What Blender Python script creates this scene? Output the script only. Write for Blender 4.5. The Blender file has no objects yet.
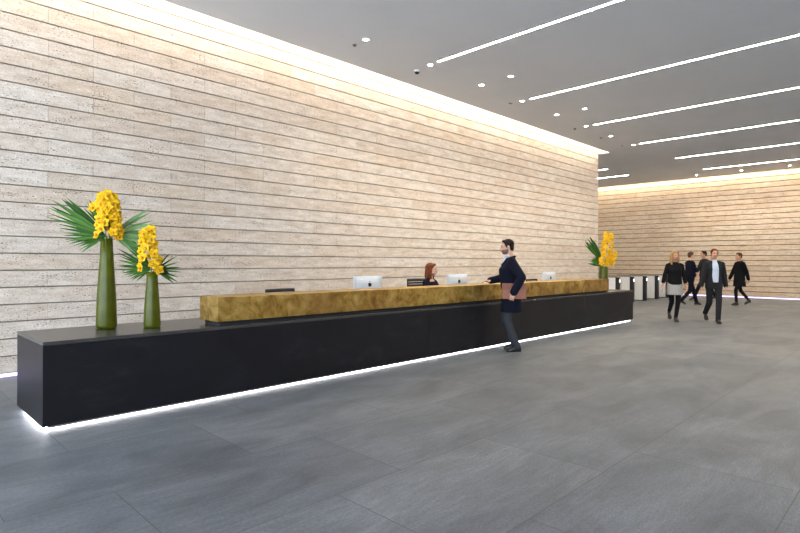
import bpy, bmesh, math, random
from mathutils import Vector, Matrix
random.seed(7)
SC = bpy.context.scene
COL = SC.collection
PI = math.pi
V = Vector

# ------------------------------------------------------------------ materials
def nt(name):
    m = bpy.data.materials.new(name); m.use_nodes = True
    t = m.node_tree; b = t.nodes['Principled BSDF']
    return m, t, b

def mat(name, col, rough=.6, metal=0., spec=.5, noise=0., nscale=20., bump=0., trans=0., sheen=0.):
    m, t, b = nt(name)
    b.inputs['Base Color'].default_value = (*col, 1)
    b.inputs['Roughness'].default_value = rough
    b.inputs['Metallic'].default_value = metal
    b.inputs['Specular IOR Level'].default_value = spec
    b.inputs['Transmission Weight'].default_value = trans
    if sheen: b.inputs['Sheen Weight'].default_value = sheen
    if noise or bump:
        tc = t.nodes.new('ShaderNodeTexCoord'); n = t.nodes.new('ShaderNodeTexNoise')
        n.inputs['Scale'].default_value = nscale; n.inputs['Detail'].default_value = 5
        t.links.new(tc.outputs['Object'], n.inputs['Vector'])
        if noise:
            r = t.nodes.new('ShaderNodeValToRGB')
            r.color_ramp.elements[0].position = .3; r.color_ramp.elements[1].position = .7
            r.color_ramp.elements[0].color = (*[c*(1-noise) for c in col], 1)
            r.color_ramp.elements[1].color = (*[min(1, c*(1+noise)) for c in col], 1)
            t.links.new(n.outputs['Fac'], r.inputs['Fac']); t.links.new(r.outputs['Color'], b.inputs['Base Color'])
        if bump:
            bp = t.nodes.new('ShaderNodeBump'); bp.inputs['Strength'].default_value = bump; bp.inputs['Distance'].default_value = .01
            t.links.new(n.outputs['Fac'], bp.inputs['Height']); t.links.new(bp.outputs['Normal'], b.inputs['Normal'])
    return m

def emit(name, col, s):
    m, t, b = nt(name)
    b.inputs['Base Color'].default_value = (.8, .8, .8, 1)
    b.inputs['Emission Color'].default_value = (*col, 1)
    b.inputs['Emission Strength'].default_value = s
    return m

def N(t, typ, **kw):
    n = t.nodes.new('ShaderNode'+typ)
    for k, v in kw.items():
        if k in n.inputs: n.inputs[k].default_value = v
        else: setattr(n, k, v)
    return n

def mapping(t, scale, coord='Object'):
    tc = N(t, 'TexCoord'); mp = N(t, 'Mapping')
    mp.inputs['Scale'].default_value = scale
    t.links.new(tc.outputs[coord], mp.inputs['Vector'])
    return mp.outputs['Vector']

def ramp(t, fac, stops):
    r = N(t, 'ValToRGB'); cr = r.color_ramp
    while len(cr.elements) < len(stops): cr.elements.new(.5)
    for e, (p, c) in zip(cr.elements, stops):
        e.position = p; e.color = (*c, 1) if len(c) == 3 else c
    t.links.new(fac, r.inputs['Fac'])
    return r.outputs['Color']

def mix(t, a, b, fac, mode='MIX'):
    n = N(t, 'Mix', data_type='RGBA', blend_type=mode)
    for s, x in ((6, a), (7, b), (0, fac)):
        if hasattr(x, 'links'): t.links.new(x, n.inputs[s])
        elif isinstance(x, (int, float)): n.inputs[s].default_value = x
        else: n.inputs[s].default_value = (*x, 1)
    return n.outputs[2]

def stone_wall(name, along, tint=(1, 1, 1)):
    m, t, b = nt(name)
    geo = N(t, 'NewGeometry')
    T = lambda c: tuple(x*y for x, y in zip(c, tint))
    base = ramp(t, geo.outputs['Random Per Island'], [(0, T((.70, .605, .52))), (.35, T((.755, .675, .60))), (.7, T((.775, .71, .645))), (1, T((.735, .63, .53)))])
    st = (.7, 1, 3) if along == 'x' else (1, .7, 3)
    n1 = N(t, 'TexNoise', Scale=5., Detail=6., Roughness=.65); t.links.new(mapping(t, st), n1.inputs['Vector'])
    c1 = mix(t, base, ramp(t, n1.outputs['Fac'], [(.3, (.80, .76, .70)), (.65, (1.06, 1.06, 1.06))]), 1., 'MULTIPLY')
    # travertine pits: small dark specks gathered in bands
    st2 = (1, 1, 2.2)
    n2 = N(t, 'TexNoise', Scale=36., Detail=3., Roughness=.6); t.links.new(mapping(t, st2), n2.inputs['Vector'])
    n3 = N(t, 'TexNoise', Scale=4., Detail=2.); t.links.new(mapping(t, st), n3.inputs['Vector'])
    add = N(t, 'Math', operation='MULTIPLY_ADD'); t.links.new(n3.outputs['Fac'], add.inputs[0]); add.inputs[1].default_value = .35
    t.links.new(n2.outputs['Fac'], add.inputs[2])
    pit = ramp(t, add.outputs[0], [(.775, (0, 0, 0)), (.84, (1, 1, 1))])
    n4 = N(t, 'TexNoise', Scale=90., Detail=2.); t.links.new(mapping(t, (1, 1, 1.5)), n4.inputs['Vector'])
    c1 = mix(t, c1, ramp(t, n4.outputs['Fac'], [(.35, (.82, .80, .77)), (.6, (1.04, 1.04, 1.04))]), 1., 'MULTIPLY')
    c2 = mix(t, c1, T((.23, .19, .15)), pit)
    t.links.new(c2, b.inputs['Base Color'])
    b.inputs['Roughness'].default_value = .85; b.inputs['Specular IOR Level'].default_value = .2
    bp = N(t, 'Bump', Strength=.5, Distance=.01, invert=True); t.links.new(pit, bp.inputs['Height'])
    t.links.new(bp.outputs['Normal'], b.inputs['Normal'])
    return m

def floor_mat():
    m, t, b = nt('slate_floor')
    br = N(t, 'TexBrick', Scale=1.); br.offset = .37; br.offset_frequency = 2
    br.inputs['Color1'].default_value = (.15, .15, .15, 1); br.inputs['Color2'].default_value = (.85, .85, .85, 1)
    br.inputs['Mortar'].default_value = (.5, .5, .5, 1)
    br.inputs['Brick Width'].default_value = 1.48; br.inputs['Row Height'].default_value = .983
    br.inputs['Mortar Size'].default_value = .003; br.inputs['Mortar Smooth'].default_value = .3; br.inputs['Bias'].default_value = 0
    tc = N(t, 'TexCoord'); mp = N(t, 'Mapping'); mp.inputs['Location'].default_value = (.36, .393, 0)
    t.links.new(tc.outputs['Object'], mp.inputs['Vector']); t.links.new(mp.outputs['Vector'], br.inputs['Vector'])
    tile = ramp(t, br.outputs['Color'], [(.1, (.090, .102, .118)), (.5, (.112, .126, .142)), (.9, (.135, .148, .161))])
    n1 = N(t, 'TexNoise', Scale=1.3, Detail=8., Roughness=.65, Distortion=.6); t.links.new(mapping(t, (.7, 1.6, 1)), n1.inputs['Vector'])
    n2 = N(t, 'TexNoise', Scale=13., Detail=7., Roughness=.72); t.links.new(mapping(t, (.35, 2.2, 1)), n2.inputs['Vector'])
    n3 = N(t, 'TexNoise', Scale=60., Detail=4., Roughness=.7); t.links.new(mapping(t, (.7, 1.6, 1)), n3.inputs['Vector'])
    c = mix(t, tile, ramp(t, n1.outputs['Fac'], [(.28, (.56, .58, .61)), (.5, (1, 1, 1)), (.72, (1.42, 1.40, 1.36))]), 1., 'MULTIPLY')
    c = mix(t, c, ramp(t, n2.outputs['Fac'], [(.3, (.66, .66, .66)), (.7, (1.32, 1.32, 1.32))]), 1., 'MULTIPLY')
    c = mix(t, c, ramp(t, n3.outputs['Fac'], [(.3, (.70, .70, .70)), (.7, (1.30, 1.30, 1.30))]), 1., 'MULTIPLY')
    c = mix(t, c, (.045, .045, .048), br.outputs['Fac'])
    t.links.new(c, b.inputs['Base Color'])
    rr = ramp(t, n2.outputs['Fac'], [(.3, (.42, .42, .42)), (.7, (.58, .58, .58))]); t.links.new(rr, b.inputs['Roughness'])
    b.inputs['Specular IOR Level'].default_value = .42
    bp = N(t, 'Bump', Strength=.15, Distance=.01); t.links.new(n3.outputs['Fac'], bp.inputs['Height']); t.links.new(bp.outputs['Normal'], b.inputs['Normal'])
    return m

def brass_mat():
    m, t, b = nt('patinated_brass')
    n1 = N(t, 'TexNoise', Scale=5.5, Detail=8., Roughness=.72, Distortion=.6); t.links.new(mapping(t, (1, 1, 1)), n1.inputs['Vector'])
    n2 = N(t, 'TexNoise', Scale=1.1, Detail=3.); t.links.new(mapping(t, (1, 1, .4)), n2.inputs['Vector'])
    c = ramp(t, n1.outputs['Fac'], [(.32, (.16, .08, .016)), (.44, (.36, .215, .045)), (.54, (.53, .355, .09)), (.66, (.68, .49, .18))])
    c = mix(t, c, (.30, .16, .05), ramp(t, n2.outputs['Fac'], [(.45, (0, 0, 0)), (.7, (.8, .8, .8))]))
    t.links.new(c, b.inputs['Base Color'])
    b.inputs['Metallic'].default_value = .75
    rr = ramp(t, n1.outputs['Fac'], [(.3, (.5, .5, .5)), (.7, (.36, .36, .36))]); t.links.new(rr, b.inputs['Roughness'])
    return m

def steel_mat():
    m, t, b = nt('blackened_steel')
    n1 = N(t, 'TexNoise', Scale=2.2, Detail=7., Roughness=.65, Distortion=1.2); t.links.new(mapping(t, (.6, 1, 1.3)), n1.inputs['Vector'])
    c = ramp(t, n1.outputs['Fac'], [(.3, (.006, .006, .0085)), (.55, (.0085, .0085, .0115)), (.75, (.019, .019, .025))])
    t.links.new(c, b.inputs['Base Color'])
    b.inputs['Roughness'].default_value = .42; b.inputs['Specular IOR Level'].default_value = .27
    return m

def leaf_mat(name, a, c):
    m, t, b = nt(name)
    geo = N(t, 'NewGeometry')
    t.links.new(ramp(t, geo.outputs['Random Per Island'], [(0, a), (1, c)]), b.inputs['Base Color'])
    b.inputs['Roughness'].default_value = .6; b.inputs['Specular IOR Level'].default_value = .3
    return m

M = {}
M['wall'] = stone_wall('travertine_blocks', 'x')
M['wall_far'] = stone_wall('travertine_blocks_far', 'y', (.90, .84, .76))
M['joint'] = mat('joint_backing', (.34, .30, .25), .95)
M['jointdark'] = mat('dark_joint_backing', (.10, .08, .06), .95)
M['floor'] = floor_mat()
M['ceiling'] = mat('ceiling_paint', (.85, .86, .88), .95, 0, 0, noise=.03, nscale=.6)
M['greywall'] = mat('grey_plaster', (.48, .43, .38), .9)
M['white'] = mat('white_paint', (.8, .79, .76), .8)
M['steel'] = steel_mat(); M['brass'] = brass_mat()
M['steeltop'] = mat('brushed_dark_steel', (.045, .042, .041), .27, 0, .7, noise=.2, nscale=6)
M['dark'] = mat('black_recess', (.012, .012, .013), .7)
M['kick'] = mat('grey_kick_profile', (.45, .42, .42), .5, .3)
M['led_cove'] = emit('cove_led', (1, .87, .70), 34)
M['led_cove_far'] = emit('far_cove_led', (1, .84, .64), 75)
M['led_line'] = emit('linear_led', (1, .89, .75), 96)
M['led_base'] = emit('base_led', (.60, .47, 1), 2.8)
M['led_desk'] = emit('desk_led', (1, .96, .98), 17)
M['led_end'] = emit('desk_end_led', (.97, .95, 1), 38)
M['led_dot'] = emit('downlight_led', (1, .93, .8), 60)
M['reader'] = emit('reader_led', (1, 1, 1), 3)
M['alu'] = mat('brushed_aluminium', (.78, .83, .88), .4, .25, noise=.03, nscale=40)
M['blackplastic'] = mat('black_plastic', (.015, .015, .016), .45)
M['blackmesh'] = mat('black_chair_mesh', (.022, .022, .024), .8, noise=.3, nscale=90)
M['chrome'] = mat('chair_metal', (.5, .5, .5), .25, 1)
M['screen'] = mat('screen_glass', (.01, .01, .012), .1)
M['gatewhite'] = mat('white_gate_panel', (.86, .86, .84), .4, noise=.03, nscale=3)
M['gatecap'] = mat('grey_gate_cap', (.25, .22, .19), .5)
M['glass'] = mat('clear_glass', (.85, .93, .9), .03, trans=1.)
M['vase'] = mat('olive_green_glass', (.105, .125, .001), .28, 0, .22, trans=.4, noise=.25, nscale=9, bump=.15)
M['stem'] = mat('green_stem', (.08, .17, .02), .5)
M['leaf'] = leaf_mat('palm_green', (.016, .065, .007), (.075, .19, .022))
M['leafpale'] = leaf_mat('pale_palm_green', (.09, .21, .05), (.21, .35, .14))
M['leafdark'] = leaf_mat('dark_leaf_green', (.006, .02, .008), (.012, .035, .012))
M['petal'] = leaf_mat('yellow_petal', (.78, .43, .003), (.88, .58, .006))
M['lip'] = mat('orange_lip', (.72, .33, .005), .5)
M['skin'] = mat('skin', (.62, .36, .25), .55, noise=.06, nscale=30)
M['skin2'] = mat('warm_skin', (.60, .30, .19), .55, noise=.06, nscale=30)
M['lips'] = mat('lips', (.42, .14, .12), .5)
M['eye'] = mat('eye_dark', (.03, .02, .015), .2)
M['navy'] = mat('navy_wool', (.007, .008, .017), .9, 0, .12, noise=.25, nscale=60, bump=.2)
M['darkcloth'] = mat('charcoal_cloth', (.022, .022, .025), .9, 0, .12, noise=.2, nscale=60, bump=.2)
M['blackcloth'] = mat('black_cloth', (.009, .009, .010), .9, 0, .12, noise=.2, nscale=60)
M['greytrouser'] = mat('grey_wool', (.045, .047, .055), .9, 0, .12, noise=.2, nscale=80, bump=.2)
M['skirtgrey'] = mat('grey_tweed', (.32, .31, .30), .9, 0, .12, noise=.25, nscale=70)
M['shirtblue'] = mat('pale_blue_shirt', (.52, .60, .72), .8, noise=.05, nscale=30)
M['shirtwhite'] = mat('pale_grey_shirt', (.55, .55, .56), .8)
M['shoe'] = mat('black_leather_shoe', (.012, .011, .012), .3)
M['hairdark'] = mat('dark_brown_hair', (.016, .010, .007), .6, 0, .15, noise=.4, nscale=60, bump=.4)
M['hairauburn'] = mat('auburn_hair', (.15, .040, .013), .6, 0, .15, noise=.45, nscale=45, bump=.5)
M['hairblonde'] = mat('blonde_hair', (.42, .27, .12), .6, 0, .15, noise=.4, nscale=45, bump=.5)
M['hairbrown'] = mat('brown_hair', (.10, .055, .03), .6, 0, .15, noise=.4, nscale=50, bump=.4)
M['beard'] = mat('dark_stubble', (.22, .115, .08), .8, noise=.3, nscale=150)
M['folio'] = mat('tan_leather', (.30, .105, .055), .45, noise=.12, nscale=25, bump=.1)
M['foliodark'] = mat('dark_tan_leather', (.23, .078, .042), .5)

# ------------------------------------------------------------------ mesh helpers
class MB:
    def __init__(s): s.v = []; s.f = []
    def add(s, vs, fs):
        b = len(s.v); s.v += [V(x) for x in vs]; s.f += [tuple(b+i for i in f) for f in fs]; return s
    def box(s, x0, x1, y0, y1, z0, z1):
        vs = [(x, y, z) for z in (z0, z1) for y in (y0, y1) for x in (x0, x1)]
        return s.add(vs, [(0, 2, 3, 1), (4, 5, 7, 6), (0, 1, 5, 4), (2, 6, 7, 3), (0, 4, 6, 2), (1, 3, 7, 5)])
    def cap(s, p0, p1, r0, r1, n=14, hemi=4):
        p0, p1 = V(p0), V(p1); d = (p1-p0)
        d = d.normalized() if d.length > 1e-9 else V((0, 0, 1))
        a = d.orthogonal().normalized(); b = d.cross(a)
        rings = [(p0-d*r0*math.cos(t), r0*math.sin(t)) for t in [(i+.35)/(hemi+.35)*PI/2 for i in range(hemi)]]
        rings += [(p0, r0), (p1, r1)]
        rings += [(p1+d*r1*math.cos(t), r1*math.sin(t)) for t in [(i+.35)/(hemi+.35)*PI/2 for i in reversed(range(hemi))]]
        return s.rings([[c+(a*math.cos(2*PI*k/n)+b*math.sin(2*PI*k/n))*r for k in range(n)] for c, r in rings])
    def rings(s, rr, capped=True):
        n = len(rr[0]); vs = [p for r in rr for p in r]; fs = []
        for i in range(len(rr)-1):
            for k in range(n):
                fs.append((i*n+k, i*n+(k+1) % n, (i+1)*n+(k+1) % n, (i+1)*n+k))
        if capped:
            fs.append(tuple(reversed(range(n)))); fs.append(tuple((len(rr)-1)*n+k for k in range(n)))
        return s.add(vs, fs)
    def chain(s, pts, n=14):
        for (p, r), (q, t) in zip(pts, pts[1:]): s.cap(p, q, r, t, n)
        return s
    def ell(s, c, r, X=None, n=18, m=10):
        c = V(c); X = X or Matrix.Identity(3)
        rr = []
        for i in range(m+1):
            t = (i+.15)/(m+.3)*PI
            rr.append([c+X @ V((r[0]*math.sin(t)*math.cos(2*PI*k/n), r[1]*math.sin(t)*math.sin(2*PI*k/n), -r[2]*math.cos(t))) for k in range(n)])
        return s.rings(rr)
    def loft(s, secs, n=24, e=2.4):
        rr = []
        for (cx, cy, cz, rx, ry) in secs:
            ring = []
            for k in range(n):
                a = 2*PI*k/n; ca, sa = math.cos(a), math.sin(a)
                ring.append(V((cx+rx*math.copysign(abs(ca)**(2/e), ca), cy+ry*math.copysign(abs(sa)**(2/e), sa), cz)))
            rr.append(ring)
        return s.rings(rr)
    def lathe(s, prof, c=(0, 0, 0), n=32, capped=True):
        c = V(c)
        return s.rings([[c+V((r*math.cos(2*PI*k/n), r*math.sin(2*PI*k/n), z)) for k in range(n)] for r, z in prof], capped)
    def mesh(s, name):
        me = bpy.data.meshes.new(name); me.from_pydata([tuple(v) for v in s.v], [], s.f); me.update(); return me

def obj(name, mb, m, parent=None, bevel=0., smooth=False, recalc=True):
    me = mb if isinstance(mb, bpy.types.Mesh) else mb.mesh(name)
    if not isinstance(mb, bpy.types.Mesh) and recalc:
        bm = bmesh.new(); bm.from_mesh(me); bmesh.ops.recalc_face_normals(bm, faces=bm.faces); bm.to_mesh(me); bm.free()
    if not me.materials: me.materials.append(M[m] if isinstance(m, str) else m)
    if smooth:
        for p in me.polygons: p.use_smooth = True
    o = bpy.data.objects.new(name, me); COL.objects.link(o)
    if parent: o.parent = parent
    if bevel:
        md = o.modifiers.new('bevel', 'BEVEL'); md.width = bevel; md.segments = 2; md.limit_method = 'ANGLE'
    return o

def thing(name, label, cat, loc=(0, 0, 0), rz=0, group=None):
    o = bpy.data.objects.new(name, None); COL.objects.link(o)
    o.location = loc; o.rotation_euler = (0, 0, rz); o.empty_display_size = .2
    return tag(o, label, cat, group)

def tag(o, label, cat, group=None):
    o['label'] = label; o['category'] = cat
    if group: o['group'] = group
    return o

def struct(name, mb, m, **k):
    o = obj(name, mb, m, **k); o['kind'] = 'structure'; return o

def dup(root, loc=None, rz=None, label=None, sc=None):
    r = root.copy(); COL.objects.link(r)
    if loc is not None: r.location = loc
    if rz is not None: r.rotation_euler = (0, 0, rz)
    if label: r['label'] = label
    for ch in list(root.children):
        c = ch.copy(); COL.objects.link(c); c.parent = r
        for g in ch.children:
            d = g.copy(); COL.objects.link(d); d.parent = c
    return r

# ------------------------------------------------------------------ camera
F_PX, CAM_H = 541.0, 1.4
YAW = math.atan2(535, F_PX); ROLL = math.atan2(3.0, 1082)
cam = bpy.data.cameras.new('camera'); camo = bpy.data.objects.new('camera', cam); COL.objects.link(camo)
cam.sensor_width = 36; cam.lens = 36*F_PX/800; cam.clip_end = 200
cam.shift_y = -(266.5-262)/800
Fw = V((math.cos(YAW), math.sin(YAW), 0)); Rw = V((math.sin(YAW), -math.cos(YAW), 0)); Uw = V((0, 0, 1))
R2 = Rw*math.cos(ROLL)+Uw*math.sin(ROLL); U2 = Uw*math.cos(ROLL)-Rw*math.sin(ROLL)
mw = Matrix((R2, U2, -Fw)).transposed().to_4x4(); mw.translation = V((0, 0, CAM_H))
camo.matrix_world = mw
SC.camera = camo

# ------------------------------------------------------------------ room shell
WY, WX1, WXF = 7.97, 17.43, 25.40        # stone wall plane, its far end, far wall plane
CZ, SLOT = 5.0, 7.58                     # ceiling, near edge of the light slot
PITCH, Z0, GAP = .2076, .041, .016
X_MIN, Y_MIN, Y_MAX = -5.0, -12.0, 15.0

struct('floor', MB().box(X_MIN, WXF+.4, Y_MIN, Y_MAX, -.12, 0), 'floor')
cb = MB()
cb.box(X_MIN, WXF-.28, Y_MIN, SLOT, CZ, CZ+.12)
cb.box(WX1, WXF-.28, SLOT, Y_MAX, CZ, CZ+.12)
struct('ceiling', cb, 'ceiling')
rc = MB()                                  # boxed recess above the two light slots
rc.box(X_MIN, WX1, SLOT-.30, WY+.3, CZ+.50, CZ+.55)
rc.box(X_MIN, WX1+.05, SLOT-.35, SLOT-.30, CZ+.12, CZ+.55)
rc.box(WX1, WX1+.05, SLOT-.30, WY+.3, CZ+.12, CZ+.55)
rc.box(WXF-.6, WXF+.3, Y_MIN, Y_MAX, CZ+.50, CZ+.55)
rc.box(WXF-.65, WXF-.60, Y_MIN, Y_MAX, CZ+.12, CZ+.55)
struct('ceiling_recess', rc, 'white')

def block_wall(name, along, a0, a1, plane, sgn, m, first, GAP=GAP, core='joint'):
    """running-bond stone courses with open joints, real depth; the face is at `plane`, the wall lies on its sgn side"""
    mb = MB(); k = 0; z = Z0
    while z < CZ+.48:
        off = first if k % 2 == 0 else first+.515
        n0 = math.floor((a0-off)/1.03)
        edges = [off+1.03*i for i in range(n0, n0+int((a1-a0)/1.03)+4)]
        for e0, e1 in zip(edges, edges[1:]):
            e0, e1 = max(e0+.0015, a0), min(e1-.0015, a1)
            if e1-e0 < .02: continue
            d0, d1 = sorted((plane, plane+sgn*.06))
            if along == 'x': mb.box(e0, e1, d0, d1, z+GAP/2, z+PITCH-GAP/2)
            else: mb.box(d0, d1, e0, e1, z+GAP/2, z+PITCH-GAP/2)
        z += PITCH; k += 1
    o = struct(name, mb, m)
    bk = MB(); d0, d1 = sorted((plane+sgn*.045, plane+sgn*.4))
    if along == 'x': bk.box(a0, a1-.004, d0, d1, Z0+.01, CZ+.5)
    else: bk.box(d0, d1, a0, a1, Z0+.01, CZ+.5)
    b = obj('wall_core', bk, core, o)
    return o
wl = block_wall('wall_left', 'x', X_MIN, WX1, WY, 1, 'wall', 1.73-.515*3)
wf = block_wall('wall_back', 'y', Y_MIN, Y_MAX, WXF, 1, 'wall_far', 0., .026, 'jointdark')

struct('wall_right', MB().box(X_MIN, WXF+.4, Y_MIN-.2, Y_MIN, 0, CZ+.5), 'greywall')
struct('wall_front', MB().box(WX1-.4, WXF+.4, Y_MAX, Y_MAX+.2, 0, CZ+.5), 'white')
struct('wall_light_block', MB().box(WX1-.35, WX1-.05, WY+.41, Y_MAX, 0, CZ+.5), 'white')  # unseen wall added to keep blue sky light off the far ceiling
# ---- cove lights
def cove(name, mb, m, label):
    o = tag(obj(name, mb, m), label, 'light'); return o
cove('cove_light', MB().box(X_MIN+.1, WX1-.05, SLOT+.02, SLOT+.14, CZ+.40, CZ+.43), 'led_cove', 'long warm light strip in the slot above the left stone wall')
cove('cove_light', MB().box(WXF-.27, WXF-.15, Y_MIN+.1, Y_MAX-.1, CZ+.40, CZ+.43), 'led_cove_far', 'warm light strip in the slot above the far stone wall')
cove('base_light', MB().box(X_MIN+.1, WX1-.02, WY+.005, WY+.03, .002, .036), 'led_base', 'lilac white light strip under the left stone wall')
cove('base_light', MB().box(WXF+.005, WXF+.03, Y_MIN+.1, Y_MAX-.1, .002, .036), 'led_base', 'lilac white light strip under the far stone wall')
pl = MB().box(X_MIN, WX1-.02, WY+.031, WY+.39, 0, .05)
struct('trim_1', pl, 'dark')
struct('trim_2', MB().box(WXF+.031, WXF+.39, Y_MIN, Y_MAX, 0, .05), 'dark')

# ---- long ceiling lines
def line_light(x, y0, y1, label):
    t = thing('ceiling_light', label, 'ceiling light', (x, (y0+y1)/2, CZ), 0, 'parallel linear ceiling lights')
    L = abs(y1-y0)/2
    fr = MB()
    for s in (-1, 1): fr.box(s*.031-.006, s*.031+.006, -L, L, -.006, -.0005)
    for s in (-1, 1): fr.box(-.0245, .0245, s*L-.005, s*L+.005, -.006, -.0005)
    obj('housing', fr, 'white', t)
    obj('diffuser', MB().box(-.0245, .0245, -L+.005, L-.005, -.004, -.0008), 'led_line', t)
nm = ['nearest of the six long parallel lines', 'second of the six long parallel lines', 'third of the six long parallel lines', 'fourth of the six long parallel lines', 'fifth of the six long parallel lines', 'farthest of the six long lines, close to the far wall']
for x, s in zip((7.377, 10.48, 13.6, 16.72, 19.9, 22.99), nm):
    line_light(x, 6.355, -11., 'white linear ceiling light, '+s)
line_light(22.39, 8.957, 14., 'short stretch of linear ceiling light past the stone wall corner, lower in view')
line_light(20.42, 8.963, 14., 'short stretch of linear ceiling light past the stone wall corner, upper in view')

line_light(18.45, 8.963, 14., 'added linear ceiling light, unseen behind the end of the left stone wall')  # added lamp, out of view, to brighten the gate area
# ---- downlights
dl0 = None
def downlight(x, y, label):
    global dl0
    if dl0 is None:
        dl0 = thing('downlight', label, 'downlight', (x, y, CZ), 0, 'round recessed downlights')
        obj('trim_ring', MB().lathe([(.070, -.0005), (.070, -.005), (.047, -.008), (.047, -.0005)], capped=False), 'white', dl0, smooth=False)
        obj('lens', MB().lathe([(.046, -.0008), (.046, -.004), (.040, -.006)]), 'led_dot', dl0)
    else: dup(dl0, (x, y, CZ), label=label)
words = ['nearest', 'second', 'third', 'fourth', 'fifth', 'sixth', 'seventh', 'farthest']
for x, w in zip((5.825, 7.395, 8.96, 10.487, 12.036, 13.595, 15.138, 16.755), words):
    downlight(x, 6.55, 'round ceiling downlight, %s in the row along the left stone wall' % w)
downlight(8.941, 5.84, 'round ceiling downlight between the two nearest light lines')
downlight(12.03, 5.835, 'round ceiling downlight between the second and third light lines')
for y, w in ((6.944, 'left'), (5.361, 'middle'), (3.807, 'right')):
    downlight(24.28, y, 'round ceiling downlight by the far wall cove, %s one of three' % w)

for o in [o for o in COL.objects if o.name.startswith('downlight')]:
    l = bpy.data.lights.new('downlight_beam', 'SPOT'); l.energy = 170 if o.location.x > 20 else 120; l.color = (1, .86, .68); l.spot_size = math.radians(115); l.spot_blend = .7; l.shadow_soft_size = .05
    lo = bpy.data.objects.new('downlight_beam', l); COL.objects.link(lo); lo.parent = o; lo.location = (0, 0, -.02)
def sensor(x, y, label):
    t = thing('ceiling_sensor', label, 'sensor', (x, y, CZ))
    obj('housing', MB().lathe([(.035, -.0005), (.035, -.012), (.028, -.02)], n=20), 'gatecap', t)
    obj('lens', MB().lathe([(.02, -.0195), (.017, -.028), (.008, -.033)], n=16), 'blackplastic', t)
sensor(5.838, 6.845, 'small dark ceiling sensor beside the nearest downlight')
sensor(13.635, 6.885, 'small dark ceiling sensor beside the sixth downlight')
sensor(15.135, 6.844, 'small dark ceiling sensor beside the seventh downlight')
def slot_vent(x, y, label):
    t = thing('ceiling_vent', label, 'vent', (x, y, CZ))
    fr = MB()
    for s in (-1, 1):
        fr.box(-.075, .075, s*.035-.006, s*.035+.006, -.006, -.0005); fr.box(s*.07-.006, s*.07+.006, -.035, .035, -.006, -.0005)
    obj('frame', fr, 'ceiling', t)
    obj('slot', MB().box(-.064, .064, -.028, .028, -.003, -.0005), 'blackplastic', t)
slot_vent(10.452, 6.84, 'small dark slot in the ceiling by the fourth downlight')
slot_vent(16.644, 6.86, 'small dark slot in the ceiling by the farthest row downlight')
t = thing('ceiling_camera', 'small dome camera on the ceiling beside the second downlight', 'camera', (7.451, 6.933, CZ))
obj('base', MB().lathe([(.06, -.0005), (.06, -.025), (.052, -.03)], n=24), 'white', t)
obj('dome', MB().ell((0, 0, -.03), (.045, .045, .04)), 'blackplastic', t, smooth=True)

# ------------------------------------------------------------------ reception desk
DX0, DX1, DY0, DY1, DZ = 1.085, 13.16, 5.148, 6.122, .74
BX0, BX1, BY0, BY1, BZ0, BZ1 = 2.60, 11.84, 5.165, 5.57, .785, 1.035
desk = thing('reception_desk', 'long low black steel reception desk with glowing base, below the brass counter', 'reception desk', (DX0, DY0, 0))
def dobj(name, mb, m, **k):
    o = obj(name, mb, m, desk, **k); o.matrix_parent_inverse = Matrix.Translation((-DX0, -DY0, 0)); return o
seams = [DX0, 3.35, 5.8, 8.25, 10.7, DX1]
for a, b in zip(seams, seams[1:]):
    g0, g1 = (0 if a == DX0 else .0012), (0 if b == DX1 else .0012)
    dobj('front_panel', MB().box(a+g0, b-g1, DY0, DY0+.03, .045, DZ-.031), 'steel', bevel=.002)
for x in (DX0, DX1-.03):
    dobj('end_panel', MB().box(x, x+.03, DY0+.031, DY1, .045, DZ-.031), 'steel', bevel=.002)
dobj('desk_top', MB().box(DX0, DX1, DY0, DY1, DZ-.03, DZ), 'steeltop', bevel=.002)
for a, b in ((DX0+.031, BX0), (BX1, DX1-.031)):
    dobj('back_panel', MB().box(a, b, DY1-.03, DY1-.002, .045, DZ-.031), 'steel')
dobj('modesty_panel', MB().box(BX0, BX1, DY0+.30, DY0+.32, .045, DZ-.031), 'dark')
dobj('plinth', MB().box(DX0+.09, DX1-.09, DY0+.09, DY0+.30, 0, .044), 'dark')
k = dobj('kick_profile', MB().box(DX0+.05, DX1-.05, DY0+.045, DY0+.088, .018, .044), 'kick')
dobj('kick_light', MB().box(DX0+.06, DX1-.06, DY0+.055, DY0+.088, .003, .0175), 'led_desk')
dobj('kick_light', MB().box(DX0+.055, DX0+.088, DY0+.09, DY1-.05, .003, .040), 'led_end')
dobj('kick_light', MB().box(DX1-.088, DX1-.055, DY0+.09, DY1-.05, .003, .040), 'led_end')
dobj('shadow_gap', MB().box(BX0+.04, BX1-.04, BY0+.04, BY1-.04, DZ+.0005, BZ0), 'dark')
dobj('brass_counter', MB().box(BX0, BX1, BY0, BY1, BZ0, BZ1), 'brass', bevel=.003)

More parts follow.
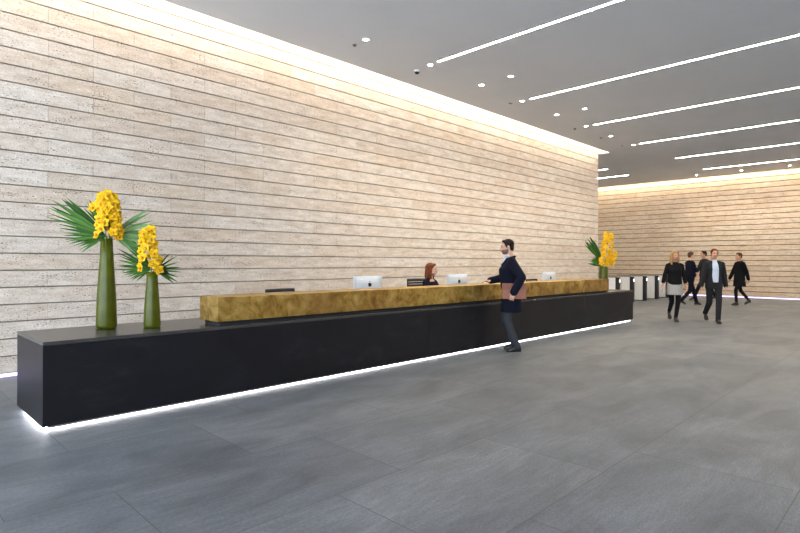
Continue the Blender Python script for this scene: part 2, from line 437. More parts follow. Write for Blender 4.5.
# ------------------------------------------------------------------ computers
def computer(x, rz, label, first=[None]):
    if first[0]:
        dup(first[0], (x, 5.86, DZ+.001), rz, label); return
    t = thing('desktop_computer', label, 'computer', (x, 5.86, DZ+.001), rz, 'computers on the reception desk')
    first[0] = t
    W, H, Z = .272, .34, .115          # half width, screen body height, bottom of body
    mb = MB()                          # back (towards -Y) gently bulged
    ny, nx = 8, 12
    def pt(i, j, back):
        u, v = i/nx*2-1, j/ny*2-1
        b = (1-abs(u)**2.5)*(1-abs(v)**2.5)
        return V((u*W, (-.012-.03*b) if back else .004, Z+(v+1)/2*H))
    for back in (1, 0):
        vs = [pt(i, j, back) for j in range(ny+1) for i in range(nx+1)]
        mb.add(vs, [(j*(nx+1)+i, j*(nx+1)+i+1, (j+1)*(nx+1)+i+1, (j+1)*(nx+1)+i) for j in range(ny) for i in range(nx)])
    n = (nx+1)*(ny+1)
    loop = [i for i in range(nx+1)]+[j*(nx+1)+nx for j in range(1, ny+1)]+[ny*(nx+1)+i for i in range(nx-1, -1, -1)]+[j*(nx+1) for j in range(ny-1, 0, -1)]
    mb.f += [(a, b, b+n, a+n) for a, b in zip(loop, loop[1:]+loop[:1])]
    obj('casing', mb, 'alu', t, smooth=False)
    obj('screen', MB().box(-W+.008, W-.008, .0041, .006, Z+.06, Z+H-.008), 'screen', t)
    st = MB(); st.box(-.075, .075, -.10, .07, 0, .006)
    st.add([(-.075, -.10, .006), (.075, -.10, .006), (.075, -.088, .006), (-.075, -.088, .006), (-.075, -.045, .2), (.075, -.045, .2), (.075, -.03, .2), (-.075, -.03, .2)],
           [(0, 1, 5, 4), (1, 2, 6, 5), (2, 3, 7, 6), (3, 0, 4, 7), (4, 5, 6, 7), (0, 3, 2, 1)])
    obj('stand', st, 'alu', t, bevel=.002)
    # fruit-shaped dark mark on the back: two lobes, a bite on one side and a leaf
    def inside(a):
        r = .030*(1+.10*math.cos(2*a)-.16*max(0, math.sin(a))**12-.06*max(0, -math.sin(a))**12)
        d = abs((a+.1+PI) % (2*PI)-PI)
        if d < .45: r *= 1-.30*math.cos(d/.45*PI/2)
        return r
    yb = -.0445
    lg = MB(); kk = 40
    ring = lambda y: [V((math.cos(2*PI*i/kk)*inside(2*PI*i/kk)*-1, y, Z+H*.63+math.sin(2*PI*i/kk)*inside(2*PI*i/kk)*1.12)) for i in range(kk)]
    lg.rings([ring(-.0405), ring(yb)])
    lf = [V((-.002+s*.006*math.sin(tt*PI), yb, Z+H*.63+.035+tt*.018)) for s in (1,) for tt in (0, .25, .5, .75, 1)]+[V((-.002-.006*math.sin(tt*PI), yb, Z+H*.63+.035+tt*.018)) for tt in (.75, .5, .25)]
    lg.rings([[p+V((0, .004, 0)) for p in lf], lf])
    obj('logo', lg, 'blackplastic', t)
computer(5.262, 0, 'silver desktop computer standing alone, nearest the tall vases')
computer(7.33, 0, 'silver desktop computer beside the red-haired receptionist')
computer(10.45, .0, 'silver desktop computer behind the standing man, farthest along the desk')

# ------------------------------------------------------------------ office chairs
def office_chair(loc, rz, seat_z, back_top, label):
    t = thing('office_chair', label, 'chair', loc, rz, 'black office chairs behind the desk')
    # local: sitter faces +Y
    b = MB()
    for i in range(5):
        a = 2*PI*i/5+.3
        b.cap((0, 0, .10), (.29*math.cos(a), .29*math.sin(a), .075), .024, .016, 8)
    obj('star_base', b, 'chrome', t, smooth=True)
    for i in range(5):
        a = 2*PI*i/5+.3
        c = MB(); x, y = .29*math.cos(a), .29*math.sin(a)
        c.cap((x-.012, y, .03), (x+.012, y, .03), .029, .029, 12)
        obj('caster', c, 'blackplastic', t, smooth=True)
    obj('column', MB().cap((0, 0, .10), (0, 0, seat_z-.06), .028, .022, 12), 'chrome', t, smooth=True)
    s = MB(); s.loft([(0, 0, seat_z-.06, .21, .20), (0, 0, seat_z-.045, .245, .235), (0, 0, seat_z-.015, .25, .24), (0, 0, seat_z, .225, .215)], e=4)
    obj('seat', s, 'blackmesh', t, smooth=True)
    z0, z1 = seat_z+.10, back_top
    bk = MB(); nr = 11
    def pos(u, v):
        return V((u*.255*(1-.06*v*v), -.255-.05*v+.045*u*u, z0+(z1-z0)*v))
    fr = [pos(-1, v/8) for v in range(9)]+[pos(u/4-1, 1) for u in range(1, 8)]+[pos(1, 1-v/8) for v in range(9)]+[pos(1-u/4, 0) for u in range(1, 8)]
    for p, q in zip(fr, fr[1:]+fr[:1]): bk.cap(p, q, .014, .014, 8, 2)
    obj('back_frame', bk, 'blackplastic', t, smooth=True)
    rb = MB()
    for i in range(nr):
        v = (i+.5)/nr
        pts = [pos(u/4-1, v)+V((0, .004, 0)) for u in range(9)]
        hh = (z1-z0)/nr*.40
        rb.rings([[p+V((0, -.008, -hh)), p+V((0, .008, -hh)), p+V((0, .012, 0)), p+V((0, .008, hh)), p+V((0, -.008, hh))] for p in pts])
    obj('backrest', rb, 'blackmesh', t)
    sp = MB().chain([((0, -.10, seat_z-.05), .022), ((0, -.27, seat_z-.03), .022), ((0, -.285, seat_z+.2), .018)])
    obj('spine', sp, 'blackplastic', t, smooth=True)
    for sx in (-1, 1):
        a = MB().chain([((sx*.2, 0, seat_z-.04), .014), ((sx*.315, 0, seat_z-.02), .014), ((sx*.315, 0, seat_z+.19), .014)])
        a.cap((sx*.315, -.12, seat_z+.20), (sx*.315, .12, seat_z+.20), .022, .022, 8)
        obj('armrest', a, 'blackplastic', t, smooth=True)
office_chair((4.46, 6.65, 0), PI, .46, .985, 'empty black office chair, only its low back showing near the tall vases')
office_chair((7.51, 6.73, 0), PI, .47, 1.075, 'black office chair with ribbed back behind the red-haired receptionist')
office_chair((11.5, 6.65, 0), PI, .46, .99, 'black office chair, low back showing just behind the standing man')

# ------------------------------------------------------------------ security gates
gate_lab = ['first white security gate, half hidden behind the flower vase', 'second white security gate with black end, just above the desk end', 'third white security gate with black end, right of the desk end',
            'fourth white security gate with black end, left of the blonde woman', 'last white security gate, beside the blonde woman']
g0 = None
for x, lab in zip((18.16, 19.36, 20.56, 21.76, 22.94), gate_lab):
    if g0: dup(g0, (x, 7.55, 0), label=lab); continue
    g0 = thing('security_gate', lab, 'turnstile', (x, 7.55, 0), 0, 'security gates')
    obj('cabinet', MB().box(-.055, .055, .13, 1.55, .02, .89), 'gatewhite', g0, bevel=.004)
    obj('end_post', MB().box(-.055, .055, 0, .125, 0, .905), 'blackplastic', g0, bevel=.01)
    obj('top_cap', MB().box(-.08, .08, .127, 1.56, .891, .915), 'gatecap', g0, bevel=.004)
    o = obj('reader_light', MB().lathe([(.045, .001), (.045, .006), (.03, .010)], n=20), 'reader', g0)
    o.rotation_euler = (PI/2, 0, 0); o.location = (0, -.001, .78)
    obj('door_seam', MB().box(-.0572, -.0552, .42, .44, .1, .8), 'dark', g0)
    obj('foot_plate', MB().box(-.075, .075, .13, 1.55, 0, .0195), 'dark', g0)
    for s in (-1, 1):
        obj('glass_wing', MB().box(*( (.0565, .50) if s > 0 else (-.50, -.0585)), .80, .812, .12, .86), 'glass', g0)

# ------------------------------------------------------------------ flowers
E1, E2, E3 = Rw.copy(), V((0, 0, 1)), -Fw    # picture-facing basis used only to turn the bouquets to the visitor
def vase(loc, prof, label):
    t = thing('glass_vase', label, 'vase', loc, 0, 'olive glass vases')
    n = len(prof); H = prof[-1][1]
    inner = [(max(r-.008, .004), max(z, .02)) for r, z in prof]
    mb = MB(); mb.rings([[V((r*math.cos(2*PI*k/28), r*math.sin(2*PI*k/28), z)) for k in range(28)] for r, z in prof+inner[::-1]])
    obj('body', mb, 'vase', t, smooth=True)
    obj('water', MB().lathe([(max(r-.0095, .003), z) for r, z in [(prof[1][0], .022)]+[p for p in prof[2:] if p[1] < H*.68]+[(prof[-1][0]+(prof[2][0]-prof[-1][0])*.32, H*.68)]], n=24), mat('tinted_water', (.10, .13, .008), .3, trans=.3), t, smooth=True)
    return t

def blade(mb, base, d, up, L, w, droop, r0):
    side = d.cross(up).normalized(); nrm = side.cross(d).normalized()
    S = 7; rows = []
    for i in range(S+1):
        s = r0+(1-r0)*i/S
        p = base+d*(L*s)+V((0, 0, -1))*(droop*L*s*s)
        wd = w*min(1, s*2.6)*(1 if s < .5 else max(.02, 1-((s-.5)/.5)**1.5))
        rows.append((p-side*wd+nrm*wd*.45, p, p+side*wd+nrm*wd*.45, p-nrm*.0015))
    vs = [q for r in rows for q in r]; fs = []
    for i in range(S):
        a, b = 4*i, 4*(i+1)
        fs += [(a, a+1, b+1, b), (a+1, a+2, b+2, b+1), (a+2, a+3, b+3, b+2), (a+3, a, b, b+3)]
    mb.add(vs, fs)

def palm(base, stem_to, a0, a1, n, Lf, label, m='leaf', w=.016, tilt=.25, droop=.06, wf=None):
    """fan leaf: base point, blades from angle a0 to a1 (degrees, in the plane facing the visitor)"""
    base = V(base)
    t = thing('palm_leaf', label, 'leaf', base, 0, 'palm leaves in the vases')
    mb = MB()
    for k in range(n):
        u = k/(n-1); a = math.radians(a0+(a1-a0)*u**1.25+random.uniform(-2, 2))
        d = (E1*math.cos(a)+E2*math.sin(a)+E3*(tilt*math.sin(u*PI)-.15+random.uniform(-.05, .05))).normalized()
        L = Lf(u)*random.uniform(.93, 1.04)
        blade(mb, V((0, 0, 0)), d, E3+V((0, 0, .2)), L, w*(wf(u) if wf else 1)*random.uniform(.8, 1.15), droop*random.uniform(.5, 1.5), .03)
    obj('fan', mb, m, t, recalc=False)
    st = MB().cap(V((0, 0, 0)), V(stem_to)-base, .006, .005, 8)
    obj('stalk', st, 'stem', t, smooth=True)
    return t

def petal_mesh():
    mb = MB(); lp = MB()
    def pet(mb, a, L, w, cup, z0=0):
        rows = []
        for i in range(6):
            s = i/5; x = .006+L*s; ww = w*math.sin(PI*min(.97, .12+s*.86))**.8
            y = z0+cup*s*s*L
            row = []
            for j in (-1, 0, 1):
                p = V((x, j*ww, y+abs(j)*.25*ww))
                row.append(V((p.x*math.cos(a)-p.y*math.sin(a), p.x*math.sin(a)+p.y*math.cos(a), p.z)))
            rows.append(row)
        vs = [q for r in rows for q in r]+[q+V((0, 0, -.0015)) for r in rows for q in r]; fs = []
        for i in range(5):
            for j in range(2):
                q = 3*i+j; fs += [(q, q+1, q+4, q+3), (q+18, q+21, q+22, q+19)]
        for i in range(5): fs += [(3*i, 3*i+3, 3*i+21, 3*i+18), (3*i+2, 3*i+20, 3*i+23, 3*i+5)]
        mb.add(vs, fs)
    for k in range(5): pet(mb, PI/2+2*PI*k/5, .047, .023, .35 if k else .15)
    lp.ell((0, -.006, .016), (.010, .012, .014), n=10, m=6); pet(lp, -PI/2, .026, .011, .7, .006)
    return mb.mesh('blossom'), lp.mesh('lip')
PM, LM = petal_mesh()
PM.materials.append(M['petal']); LM.materials.append(M['lip'])
for me in (PM, LM):
    for p in me.polygons: p.use_smooth = True

def spike(pts, nb, label, spread, size=1.):
    """orchid stem through pts with nb blossoms along its upper part"""
    pts = [V(p) for p in pts]; base = pts[0]
    t = thing('orchid_stem', label, 'flower', base, 0, 'yellow orchid stems')
    mb = MB()
    for p, q in zip(pts, pts[1:]): mb.cap(p-base, q-base, .005, .0045, 8)
    obj('stalk', mb, 'stem', t, smooth=True)
    up = pts[1:]; seg = len(up)-1
    for i in range(nb):
        u = i/(nb-1)*seg; j = min(int(u), seg-1); c = up[j].lerp(up[j+1], u-j)
        ang = i*2.4+random.uniform(-.3, .3)
        s = spread(i/(nb-1))
        lat, dep = math.cos(ang)*s, math.sin(ang)*s*.8+.02
        out = (E1*lat*7+E3*(.55+dep*6)+E2*random.uniform(-.25, .3)).normalized()
        p = c-base+E1*lat+E3*dep
        rot = out.to_track_quat('Z', 'Y').to_matrix().to_4x4() @ Matrix.Rotation(random.uniform(-.5, .5), 4, 'Z')
        o = bpy.data.objects.new('blossom', PM); COL.objects.link(o); o.parent = t
        sc = size*random.uniform(.88, 1.12)
        o.matrix_local = Matrix.Translation(p) @ rot @ Matrix.Scale(sc, 4)
        l = bpy.data.objects.new('lip', LM); COL.objects.link(l); l.parent = o

def at(base, r, u, d=0.): return V(base)+E1*r+E2*u+E3*d
v1 = (1.749, 5.775, DZ+.0005)
vase(v1, [(.03, .0), (.080, .0), (.091, .012), (.094, .04), (.088, .25), (.075, .48), (.062, .68), (.053, .88)], 'tallest olive glass vase, at the left on the desk')
m1 = at(v1, 0, .875)
palm(at(m1, -.01, .03, -.02), at(v1, .01, .30), 138, 208, 19, lambda u: .66-.06*u if u < .4 else .48-.28*(u-.4), 'green fan palm leaf spreading left from the tallest vase', w=.020, wf=lambda u: 1.15 if u < .3 else .62)
palm(at(m1, .0, .05, -.07), at(v1, -.02, .30), 96, 140, 8, lambda u: .36+.1*u, 'short green palm leaf standing up behind the tallest orchid', w=.016)
palm(at(m1, .02, .05, -.06), at(v1, .02, .28), -40, 42, 14, lambda u: .30+.16*u, 'paler palm leaf spreading right behind the tallest orchid', m='leafpale', w=.018, tilt=-.1)
spike([at(v1, 0, .3, .02), at(m1, .04, .03, .03), at(m1, .05, .25, .05), at(m1, .04, .43, .05)], 38, 'tall yellow orchid spike in the tallest vase', lambda u: .095-.03*u, 1.)
spike([at(v1, .02, .3, .03), at(m1, .02, .25, .06), at(m1, -.02, .34, .06), at(m1, -.065, .30, .06)], 7, 'short yellow orchid spray leaning left in the tallest vase', lambda u: .03, .9)

v2 = (2.098, 5.55, DZ+.0005)
vase(v2, [(.025, .0), (.070, .0), (.078, .012), (.080, .03), (.074, .18), (.062, .36), (.054, .47), (.052, .553)], 'shorter olive glass vase, right of the tallest one')
m2 = at(v2, 0, .55)
palm(at(m2, -.02, .03, -.02), at(v2, .0, .2), 118, 214, 20, lambda u: .50-.28*u, 'green palm leaf fanning left from the shorter vase', w=.013, wf=lambda u: 1.1-.3*u)
palm(at(m2, .01, .02, -.05), at(v2, .01, .2), -32, 52, 8, lambda u: .23+.05*math.sin(u*PI), 'small green palm leaf fanning right from the shorter vase', w=.012)
palm(at(m2, .01, .0, .02), at(v2, -.01, .2), 5, 45, 5, lambda u: .16, 'broad dark leaf right of the shorter orchid', m='leafdark', w=.035, droop=.15)
spike([at(v2, 0, .2, .02), at(m2, .01, .03, .04), at(m2, -.01, .24, .05), at(m2, -.02, .42, .05)], 22, 'yellow orchid spike in the shorter vase', lambda u: .088-.05*u, .95)

v3 = (12.2, 5.45, DZ+.0005)
vase(v3, [(.03, .0), (.098, .0), (.106, .012), (.108, .03), (.104, .2), (.098, .38), (.092, .5), (.090, .57)], 'olive glass vase at the far end of the brass counter')
m3 = at(v3, 0, .57)
palm(at(m3, -.02, .12, -.02), at(v3, .0, .2), 108, 136, 8, lambda u: .66-.18*abs(u-.5), 'narrow palm leaf rising left from the far vase', w=.035, tilt=.1, droop=.02)
palm(at(m3, .0, .0, .0), at(v3, .03, .2), 120, 165, 7, lambda u: .36, 'short broad palm leaf below the far orchids', w=.035, tilt=.1)
palm(at(m3, .06, .08, .0), at(v3, .03, .2), 5, 40, 4, lambda u: .20, 'small dark leaf right of the far orchids', m='leafdark', w=.02)
spike([at(v3, 0, .2, .02), at(m3, .02, .05, .05), at(m3, .06, .40, .05), at(m3, .10, .74, .05)], 26, 'taller yellow orchid spike in the far vase', lambda u: .12-.05*u, 1.25)
spike([at(v3, .03, .2, .02), at(m3, .10, .03, .05), at(m3, .17, .18, .05), at(m3, .19, .32, .05)], 12, 'shorter yellow orchid spike right in the far vase', lambda u: .07, 1.25)

# ------------------------------------------------------------------ people
def remesh(mb, voxel, smooth=3):
    me = mb.mesh('tmp'); o = bpy.data.objects.new('tmp', me); COL.objects.link(o)
    md = o.modifiers.new('r', 'REMESH'); md.mode = 'VOXEL'; md.voxel_size = voxel; md.use_smooth_shade = True
    sm = o.modifiers.new('s', 'SMOOTH'); sm.factor = .5; sm.iterations = smooth
    dg = bpy.context.evaluated_depsgraph_get(); dg.update()
    out = bpy.data.meshes.new_from_object(o.evaluated_get(dg))
    bpy.data.objects.remove(o); out.materials.clear()
    for p in out.polygons: p.use_smooth = True
    return out

def ik(a, c, l1, l2, pole):
    a, c = V(a), V(c); d = c-a
    if d.length > (l1+l2)*.998: c = a+d.normalized()*(l1+l2)*.998; d = c-a
    L = d.length; x = (L*L+l1*l1-l2*l2)/(2*L); h = math.sqrt(max(0, l1*l1-x*x))
    dn = d.normalized(); p = V(pole)-dn*V(pole).dot(dn); p.normalize()
    return a+dn*x+p*h, c

def hand(mb, w, d, th, curl=.35, s=1., spread=1.):
    """wrist, finger direction, thumb direction; fingers curl toward d x th side given by sign of curl"""
    d = V(d).normalized(); th = V(th); th = (th-d*th.dot(d)).normalized(); n = d.cross(th)*(1 if curl > 0 else -1); c = abs(curl)
    X = Matrix((d, th, n)).transposed()
    mb.ell(w+d*.048*s, (.056*s, .041*s, .016*s), X)
    mb.cap(w-d*.02, w+d*.03*s, .026*s, .024*s, 10)
    for off, L in ((.029, .072), (.010, .080), (-.010, .074), (-.028, .058)):
        p = w+d*.088*s+th*off*s; a = c*.5; r = .0090*s
        mb.cap(p-d*.03*s, p, .010*s, r, 8)
        for f in (.45, .30, .25):
            q = p+(d*math.cos(a)+n*math.sin(a)+th*off*1.2*spread).normalized()*L*f*s
            mb.cap(p, q, r, r*.9, 8); p = q; r *= .9; a += c
    p = w+d*.025*s+th*.03*s
    for k, (L, r) in enumerate(((.045, .013), (.032, .011), (.026, .0095))):
        q = p+(d*(.55+.2*k)+th*(.75-.25*k)+n*.35).normalized()*L*s
        mb.cap(p, q, r*s, r*.9*s, 8); p = q

def person(name_label, loc, heading, h=1.75, female=False, feet=None, toes=None, hands=None, hdirs=None, curls=(.35, .35), lean=0., hyaw=0., hpitch=0., hair='short', hairm='hairdark',
           skin='skin', top='coat', topm='navy', hem=.6, legm='greytrouser', shirt=None, skirt=None, beard=False, seated=False, voxel=.006, elbow_pole=None, knee_pole=None, hipz=.93, sleeve=1., belly=0.):
    """local frame: faces +Y, right hand side +X, scaled from a 1.75 m figure"""
    dv = V(heading).normalized(); rz = math.atan2(dv.y, dv.x)-PI/2
    t = thing('person', name_label, 'person', loc, rz); k = h/1.75; t.scale = (k, k, k)
    W = .92 if female else 1.
    off = lambda z: lean*(z-hipz)
    dz = hipz-.93
    P = lambda x, y, z: V((x, y+off(z+dz), z+dz))
    feet = feet or [(-.10, -.02, .085), (.10, -.02, .085)]
    toes = toes or [(-.10, .13), (.10, .13)]
    sh = [P(-.172*W, -.01, 1.395), P(.172*W, -.01, 1.395)]
    hip = [V((-.088, 0, hipz-.03)), V((.088, 0, hipz-.03))]
    hands = hands or [P(-.24, .06, .82), P(.24, .06, .82)]
    hdirs = hdirs or [((0, .1, -1), (0, 1, 0)), ((0, .1, -1), (0, 1, 0))]
    ep = elbow_pole or [(-.4, -1, -.1), (.4, -1, -.1)]; kp = knee_pole or [(0, 1, 0), (0, 1, 0)]
    el, wr, kn, an = [], [], [], []
    for i in (0, 1):
        e, w = ik(sh[i], hands[i], .29, .255, ep[i]); el.append(e); wr.append(w)
        q, a = ik(hip[i], feet[i], .43, .42, kp[i]); kn.append(q); an.append(a)
    HC = P(0, .035+lean*.03, 1.635); HM = (Matrix.Rotation(hyaw, 4, 'Z') @ Matrix.Rotation(hpitch, 4, 'X')).to_3x3()
    hd = lambda x, y, z: HC+HM @ V((x, y, z))
    # ---- body, one continuous surface
    b = MB()
    b.ell(hd(0, -.014, .026), (.072, .094, .090), HM); b.ell(hd(0, .028, -.03), (.059, .066, .086), HM); b.ell(hd(0, .055, -.088), (.028, .028, .024), HM)
    b.cap(hd(-.03, .03, -.06), hd(.03, .03, -.06), .034, .034)
    b.cap(hd(0, .088, .012), hd(0, .111, -.026), .008, .0125, 10); b.cap(hd(-.013, .094, -.032), hd(.013, .094, -.032), .010, .010, 8)
    b.cap(hd(-.036, .074, .024), hd(.036, .074, .024), .013, .013, 10)
    b.cap(hd(-.032, .060, -.016), hd(-.042, .035, -.016), .018, .018, 10); b.cap(hd(.032, .060, -.016), hd(.042, .035, -.016), .018, .018, 10)
    for s in (-1, 1): b.ell(hd(s*.075, -.008, -.008), (.011, .020, .031), HM, 12, 8)
    nb = P(0, -.015, 1.46)
    b.cap(hd(0, -.02, -.05), nb, .052*W, .060*W)
    b.loft([(0, off(hipz-.06), hipz-.06, .14, .10), (0, off(hipz), hipz, .15, .105), (0, off(1.09+dz), 1.09+dz, .12, .085), (0, off(1.28+dz), 1.28+dz, .145, .10), (0, off(1.40+dz)-.01, 1.40+dz, .13, .07), (0, off(1.45+dz)-.01, 1.45+dz, .07, .055)])
    for i in (0, 1):
        b.chain([(P((-1, 1)[i]*.08, -.01, 1.41), .045), (sh[i]+V((0, 0, -.008)), .046), (el[i], .038), (wr[i], .024)])
        hand(b, wr[i], hdirs[i][0], hdirs[i][1], curls[i], .95 if female else 1.03)
        b.chain([(hip[i], .078), (kn[i], .052), (an[i]+V((0, 0, 0)), .034)])
        tv = V((*toes[i], 0))-V((*an[i].xy, 0)); b.cap(an[i]+V((0, 0, -.03)), an[i]+tv*.25+V((0, 0, -.05)), .026, .020)
    obj('body', remesh(b, voxel, 2), skin, t)
    # ---- face details
    for s in (-1, 1): obj('eye', MB().ell(hd(s*.031, .080, .004), (.012, .009, .006), HM, 12, 8), 'eye', t, smooth=True)
    for s in (-1, 1): obj('eyebrow', MB().cap(hd(s*.018, .091, .028), hd(s*.047, .076, .027), .0045, .003, 8), hairm, t, smooth=True)
    obj('lips', MB().ell(hd(0, .090, -.058), (.022, .010, .009), HM, 14, 8), 'lips', t, smooth=True)
    if beard:
        bb = MB(); bb.ell(hd(0, .027, -.050), (.0605, .0665, .0665), HM); bb.ell(hd(0, .055, -.089), (.0305, .0305, .026), HM); bb.cap(hd(-.03, .028, -.06), hd(.03, .028, -.06), .0352, .0352); bb = remesh(bb, .005, 3)
        obj('beard', bb, 'beard', t)
    # ---- hair
    g = MB()
    if hair == 'short':
        g.ell(hd(0, -.026, .040), (.081, .096, .088), HM); g.ell(hd(0, -.062, -.02), (.066, .048, .060), HM)
        for s in (-1, 1): g.cap(hd(s*.070, .012, .03), hd(s*.069, .016, -.012), .013, .008, 8)
        g.ell(hd(0, .032, .096), (.054, .038, .022), HM)
    else:
        g.ell(hd(0, -.034, .046), (.086, .104, .090), HM); g.ell(hd(0, -.065, -.06), (.090, .058, .13), HM)
        L = .20 if hair == 'long' else .16
        for s in (-1, 1):
            g.chain([(hd(s*.052, .025, .080), .026), (hd(s*.080, .000, .01), .024), (hd(s*.088, -.012, -.09), .030), (hd(s*.085, -.005, -L), .026)])
            g.chain([(hd(s*.05, -.08, 0), .045), (hd(s*.06, -.085, -L*.8), .045), (hd(s*.05, -.075, -L-.05), .03)])
        g.cap(hd(-.03, .045, .098), hd(.04, .04, .092), .026, .022)
    obj('hair', remesh(g, .006, 2), hairm, t)
    # ---- shoes
    for i in (0, 1):
        tv = V((*toes[i], 0))-V((*an[i].xy, 0)); L = tv.length; d = tv.normalized(); sd = V((-d.y, d.x, 0))
        pitch = max(0., an[i].z-.085)
        s = MB(); hl = an[i]-d*.045; z0 = an[i].z-.085; dn = min(pitch*.8, .10)
        def sec(q, w, zt, dd): 
            c = an[i]+d*q; zb = z0-dd+.001
            return [V((c.x+sd.x*w*x, c.y+sd.y*w*x, zb+(zt)*y)) for x, y in ((-.85, 0), (.85, 0), (1, .25), (.85, .75), (.4, 1), (-.4, 1), (-.85, .75), (-1, .25))]
        s.rings([sec(-.066, .020, .05, 0), sec(-.055, .034, .085, 0), sec(-.01, .040, .105, 0), sec(.05, .043, .09, dn*.4), sec(.12, .048, .065, dn*.8), sec(L-.02, .042, .05, dn), sec(L+.015, .022, .032, dn)])
        s.cap(an[i]+V((0, 0, -.015)), an[i]+(kn[i]-an[i]).normalized()*.07, .045, .050 if not legm == 'tights' else .044, 12)
        obj('shoe', s, 'shoe', t, smooth=True)
    # ---- legs
    g = MB(); tights = legm == 'tights'
    r = (.084, .058, .042) if tights else (.090, .066, .056)
    for i in (0, 1):
        lo = an[i]+(kn[i]-an[i])*(-.02 if not tights else -.09)
        g.chain([(hip[i]+V((0, 0, .02)), r[0]), (kn[i], r[1]), (lo, r[2])])
    g.loft([(0, off(hipz-.09), hipz-.09, .12, .095), (0, off(hipz), hipz, .165, .118), (0, off(hipz+.10), hipz+.10, .15, .11)])
    obj('tights' if tights else 'trousers', remesh(g, voxel, 3), 'blackcloth' if tights else legm, t)
    if skirt:
        g = MB().loft([(0, .02, skirt, .185, .175), (0, off(hipz-.15)+.012, hipz-.15, .188, .16), (0, off(hipz), hipz, .178, .13), (0, off(hipz+.14), hipz+.14, .142, .105)])
        obj('skirt', remesh(g, voxel, 2), 'skirtgrey', t)
    # ---- upper garment
    g = MB(); w = W
    secs = [(0, off(hem+.0)*0+.0, hem, .215 if hem < .8 else .185*w, .165 if hem < .8 else .135)]
    if hem < .8 and not seated: secs.append((0, off(hipz-.15), hipz-.15, .205, .150))
    secs += [(0, off(hipz+.02), hipz+.02, .185*w, .138), (0, off(1.12+dz)+belly*.4, 1.12+dz, .165*w, .125+belly*.6), (0, off(1.28+dz)+.005+belly*.3, 1.28+dz, .174*w, .132+(.012 if female else belly*.6)), (0, off(1.37+dz)-.005, 1.37+dz, .158*w, .108), (0, off(1.43+dz)-.010, 1.43+dz, .115*w, .085), (0, off(1.475+dz)-.014, 1.475+dz, .070*w, .066)]
    if top == 'knit' and seated: secs[-3:] = [(0, off(1.38+dz)-.008, 1.38+dz, .165*w, .092), (0, off(1.43+dz)-.022, 1.43+dz, .115*w, .058)]
    if hem >= .8 and seated: secs[0] = (0, 0, hem, .175*w, .125)
    g.loft(secs)
    thick = .010 if top == 'knit' else .026 if belly else .020
    for i in (0, 1):
        sx = (-1, 1)[i]
        e2 = el[i].lerp(wr[i], sleeve)
        pts = [(P(sx*.075, -.012, 1.425), .045+thick*.5), (sh[i]+V((0, 0, -.010)), .050*w+thick), (el[i], .044*w+thick)]
        if sleeve > .05: pts.append((e2, (.032*w+thick) if sleeve > .9 else .04*w+thick))
        g.chain(pts)
    if top == 'coat':
        cp = []
        for q in range(17):
            a = math.radians(28+304*q/16); c = (1-math.cos(a))/2
            cp.append(P(.072*math.sin(a), -.018+.066*math.cos(a), 1.447+.038*c))
        for p, q in zip(cp, cp[1:]): g.cap(p, q, .019, .019, 8, 2)
        for sx in (-1, 1): g.chain([(cp[0 if sx > 0 else -1], .017), (P(sx*.045, .118, 1.36), .018), (P(sx*.012, .140, 1.24), .014)])
    obj({'coat': 'coat', 'knit': 'top', 'jacket': 'jacket'}[top], remesh(g, voxel, 3), topm, t)
    if shirt:
        g = MB()
        if top == 'coat':
            g.chain([(P(0, .060, 1.475), .030), (P(0, .095, 1.40), .030), (P(0, .120, 1.31), .022)]); g.cap(P(-.03, .03, 1.485), P(.03, .03, 1.485), .036, .036)
        else:
            g.loft([(0, off(hipz+.02)+.045, hipz+.03, .080, .112), (0, off(1.12+dz)+.04, 1.12+dz, .092, .108), (0, off(1.28+dz)+.035, 1.28+dz, .100, .118), (0, off(1.37+dz)+.025, 1.37+dz, .088, .095), (0, off(1.46+dz)+.006, 1.46+dz, .06, .066), (0, off(1.49+dz)+.004, 1.49+dz, .055, .058)])
        obj('shirt', remesh(g, voxel, 2), shirt, t)
    return t, wr, k

# the visitor at the counter
person('man in a long navy overcoat standing at the brass counter, brown folio in hand', (7.352, 4.79, 0), (-.66, .75, 0), 1.76,
       feet=[(-.09, -.08, .085), (.09, -.07, .085)], toes=[(-.12, .07), (.11, .08)],
       hands=[(-.302, .0, .935), (.255, .29, 1.095)], hdirs=[((.05, .35, -1), (.5, 1, .3)), ((-.35, 1, -.12), (-1, -.2, .2))], curls=(.75, -.25), lean=.04, hyaw=.06, hpitch=-.12,
       beard=True, belly=.045, shirt='shirtwhite', hem=.615, voxel=.0055)
# the receptionist
person('red-haired woman in a dark navy top seated behind the counter', (7.45, 6.58, 0), (.12, -1, 0), 1.66, female=True, hipz=.625, seated=True,
       feet=[(-.10, .40, .085), (.10, .42, .085)], toes=[(-.10, .55), (.10, .57)], hands=[(-.18, .36, .815), (.18, .36, .815)], hdirs=[((.5, 1, 0), (1, -.5, .1)), ((-.5, 1, 0), (-1, -.5, .1))], curls=(-.2, .2),
       elbow_pole=[(-.3, -.8, -.7), (.3, -.8, -.7)], knee_pole=[(0, .5, 1), (0, .5, 1)], lean=.0, hyaw=.30, hair='mid', hairm='hairauburn', top='knit', topm='navy', hem=.61, legm='darkcloth', voxel=.006)
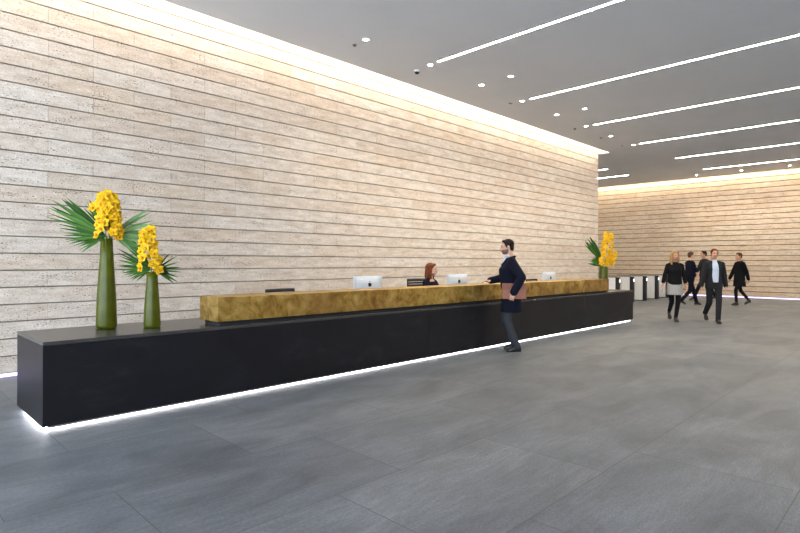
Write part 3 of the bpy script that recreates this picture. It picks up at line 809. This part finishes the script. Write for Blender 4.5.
# people walking through the lobby
person('blonde woman in a black top and grey skirt, walking toward us', (13.9, 4.45, 0), (-.85, -.52, 0), 1.68, female=True,
       feet=[(.01, .14, .085), (.05, -.34, .20)], toes=[(.01, .29), (.06, -.20)], hands=[(-.27, -.02, .84), (.30, .03, .84)], hyaw=.25, hair='long', hairm='hairblonde', skin='skin2', top='knit', topm='blackcloth',
       hem=.90, legm='tights', skirt=.66, sleeve=.55, voxel=.007)
person('man in an open dark jacket and pale blue shirt striding toward us', (14.25, 3.70, 0), (-.85, -.52, 0), 1.725,
       feet=[(-.03, .20, .085), (.08, -.36, .20)], toes=[(-.03, .35), (.09, -.22)], hands=[(-.29, -.10, .86), (.31, .10, .84)], curls=(.6, .6), hyaw=.0, hairm='hairbrown', skin='skin2', top='jacket', topm='darkcloth', hem=.80,
       legm='darkcloth', shirt='shirtblue', voxel=.007)
person('walker in dark clothes with bare forearms, right behind the blonde woman', (19.55, 5.78, 0), (.75, -.66, 0), 1.76,
       feet=[(-.06, .26, .085), (.07, -.34, .17)], toes=[(-.06, .41), (.07, -.21)], hands=[(-.22, .20, .90), (.24, .16, .88)], hairm='hairbrown', top='knit', topm='navy', hem=.92, legm='navy', sleeve=.05, voxel=.008)
person('dark-haired walker mostly hidden behind the man in the open jacket', (22.45, 6.15, 0), (-.70, .71, 0), 1.84,
       feet=[(-.07, .42, .085), (.07, -.44, .13)], toes=[(-.07, .56), (.07, -.30)], hairm='hairdark', skin='skin2', top='jacket', topm='darkcloth', hem=.78, legm='blackcloth', hands=[(-.22, -.2, .86), (.22, .22, .88)], voxel=.009)
person('walker in a black knee-length coat passing on the far right', (20.72, 4.62, 0), (-.70, .71, 0), 1.735,
       feet=[(-.06, .14, .085), (.07, -.36, .16)], toes=[(-.06, .29), (.07, -.23)], hairm='hairbrown', skin='skin2', top='coat', topm='blackcloth', hem=.62, legm='tights', hands=[(-.22, -.16, .86), (.22, .2, .88)], voxel=.008)

# the brown folio held at the man's side
dv = V((-.66, .75, 0)).normalized()
fo = thing('leather_folio', 'brown leather folio under the standing man\'s arm', 'folio', (7.352, 4.79, 0), math.atan2(dv.y, dv.x)-PI/2)
obj('case', MB().box(-.258, -.230, -.20, .17, .835, 1.075), 'folio', fo, bevel=.006)
obj('flap', MB().box(-.264, -.2585, -.195, .165, .975, 1.072), 'foliodark', fo, bevel=.002)
obj('strap_tab', MB().box(-.268, -.2645, -.03, .0, .945, 1.01), 'foliodark', fo, bevel=.001)

# ------------------------------------------------------------------ daylight and render look
w = bpy.data.worlds.new('sky'); SC.world = w; w.use_nodes = True
bg = w.node_tree.nodes['Background']; bg.inputs['Color'].default_value = (.76, .87, 1, 1); bg.inputs['Strength'].default_value = 6.6
SC.view_settings.view_transform = 'Standard'; SC.view_settings.look = 'None'; SC.view_settings.gamma = 1; SC.view_settings.exposure = 0.
SC.view_settings.use_curve_mapping = False
try:
    SC.cycles.use_denoising = True; SC.cycles.max_bounces = 8; SC.cycles.diffuse_bounces = 5; SC.cycles.sample_clamp_indirect = 4
    SC.cycles.caustics_reflective = False; SC.cycles.caustics_refractive = False
except Exception: pass
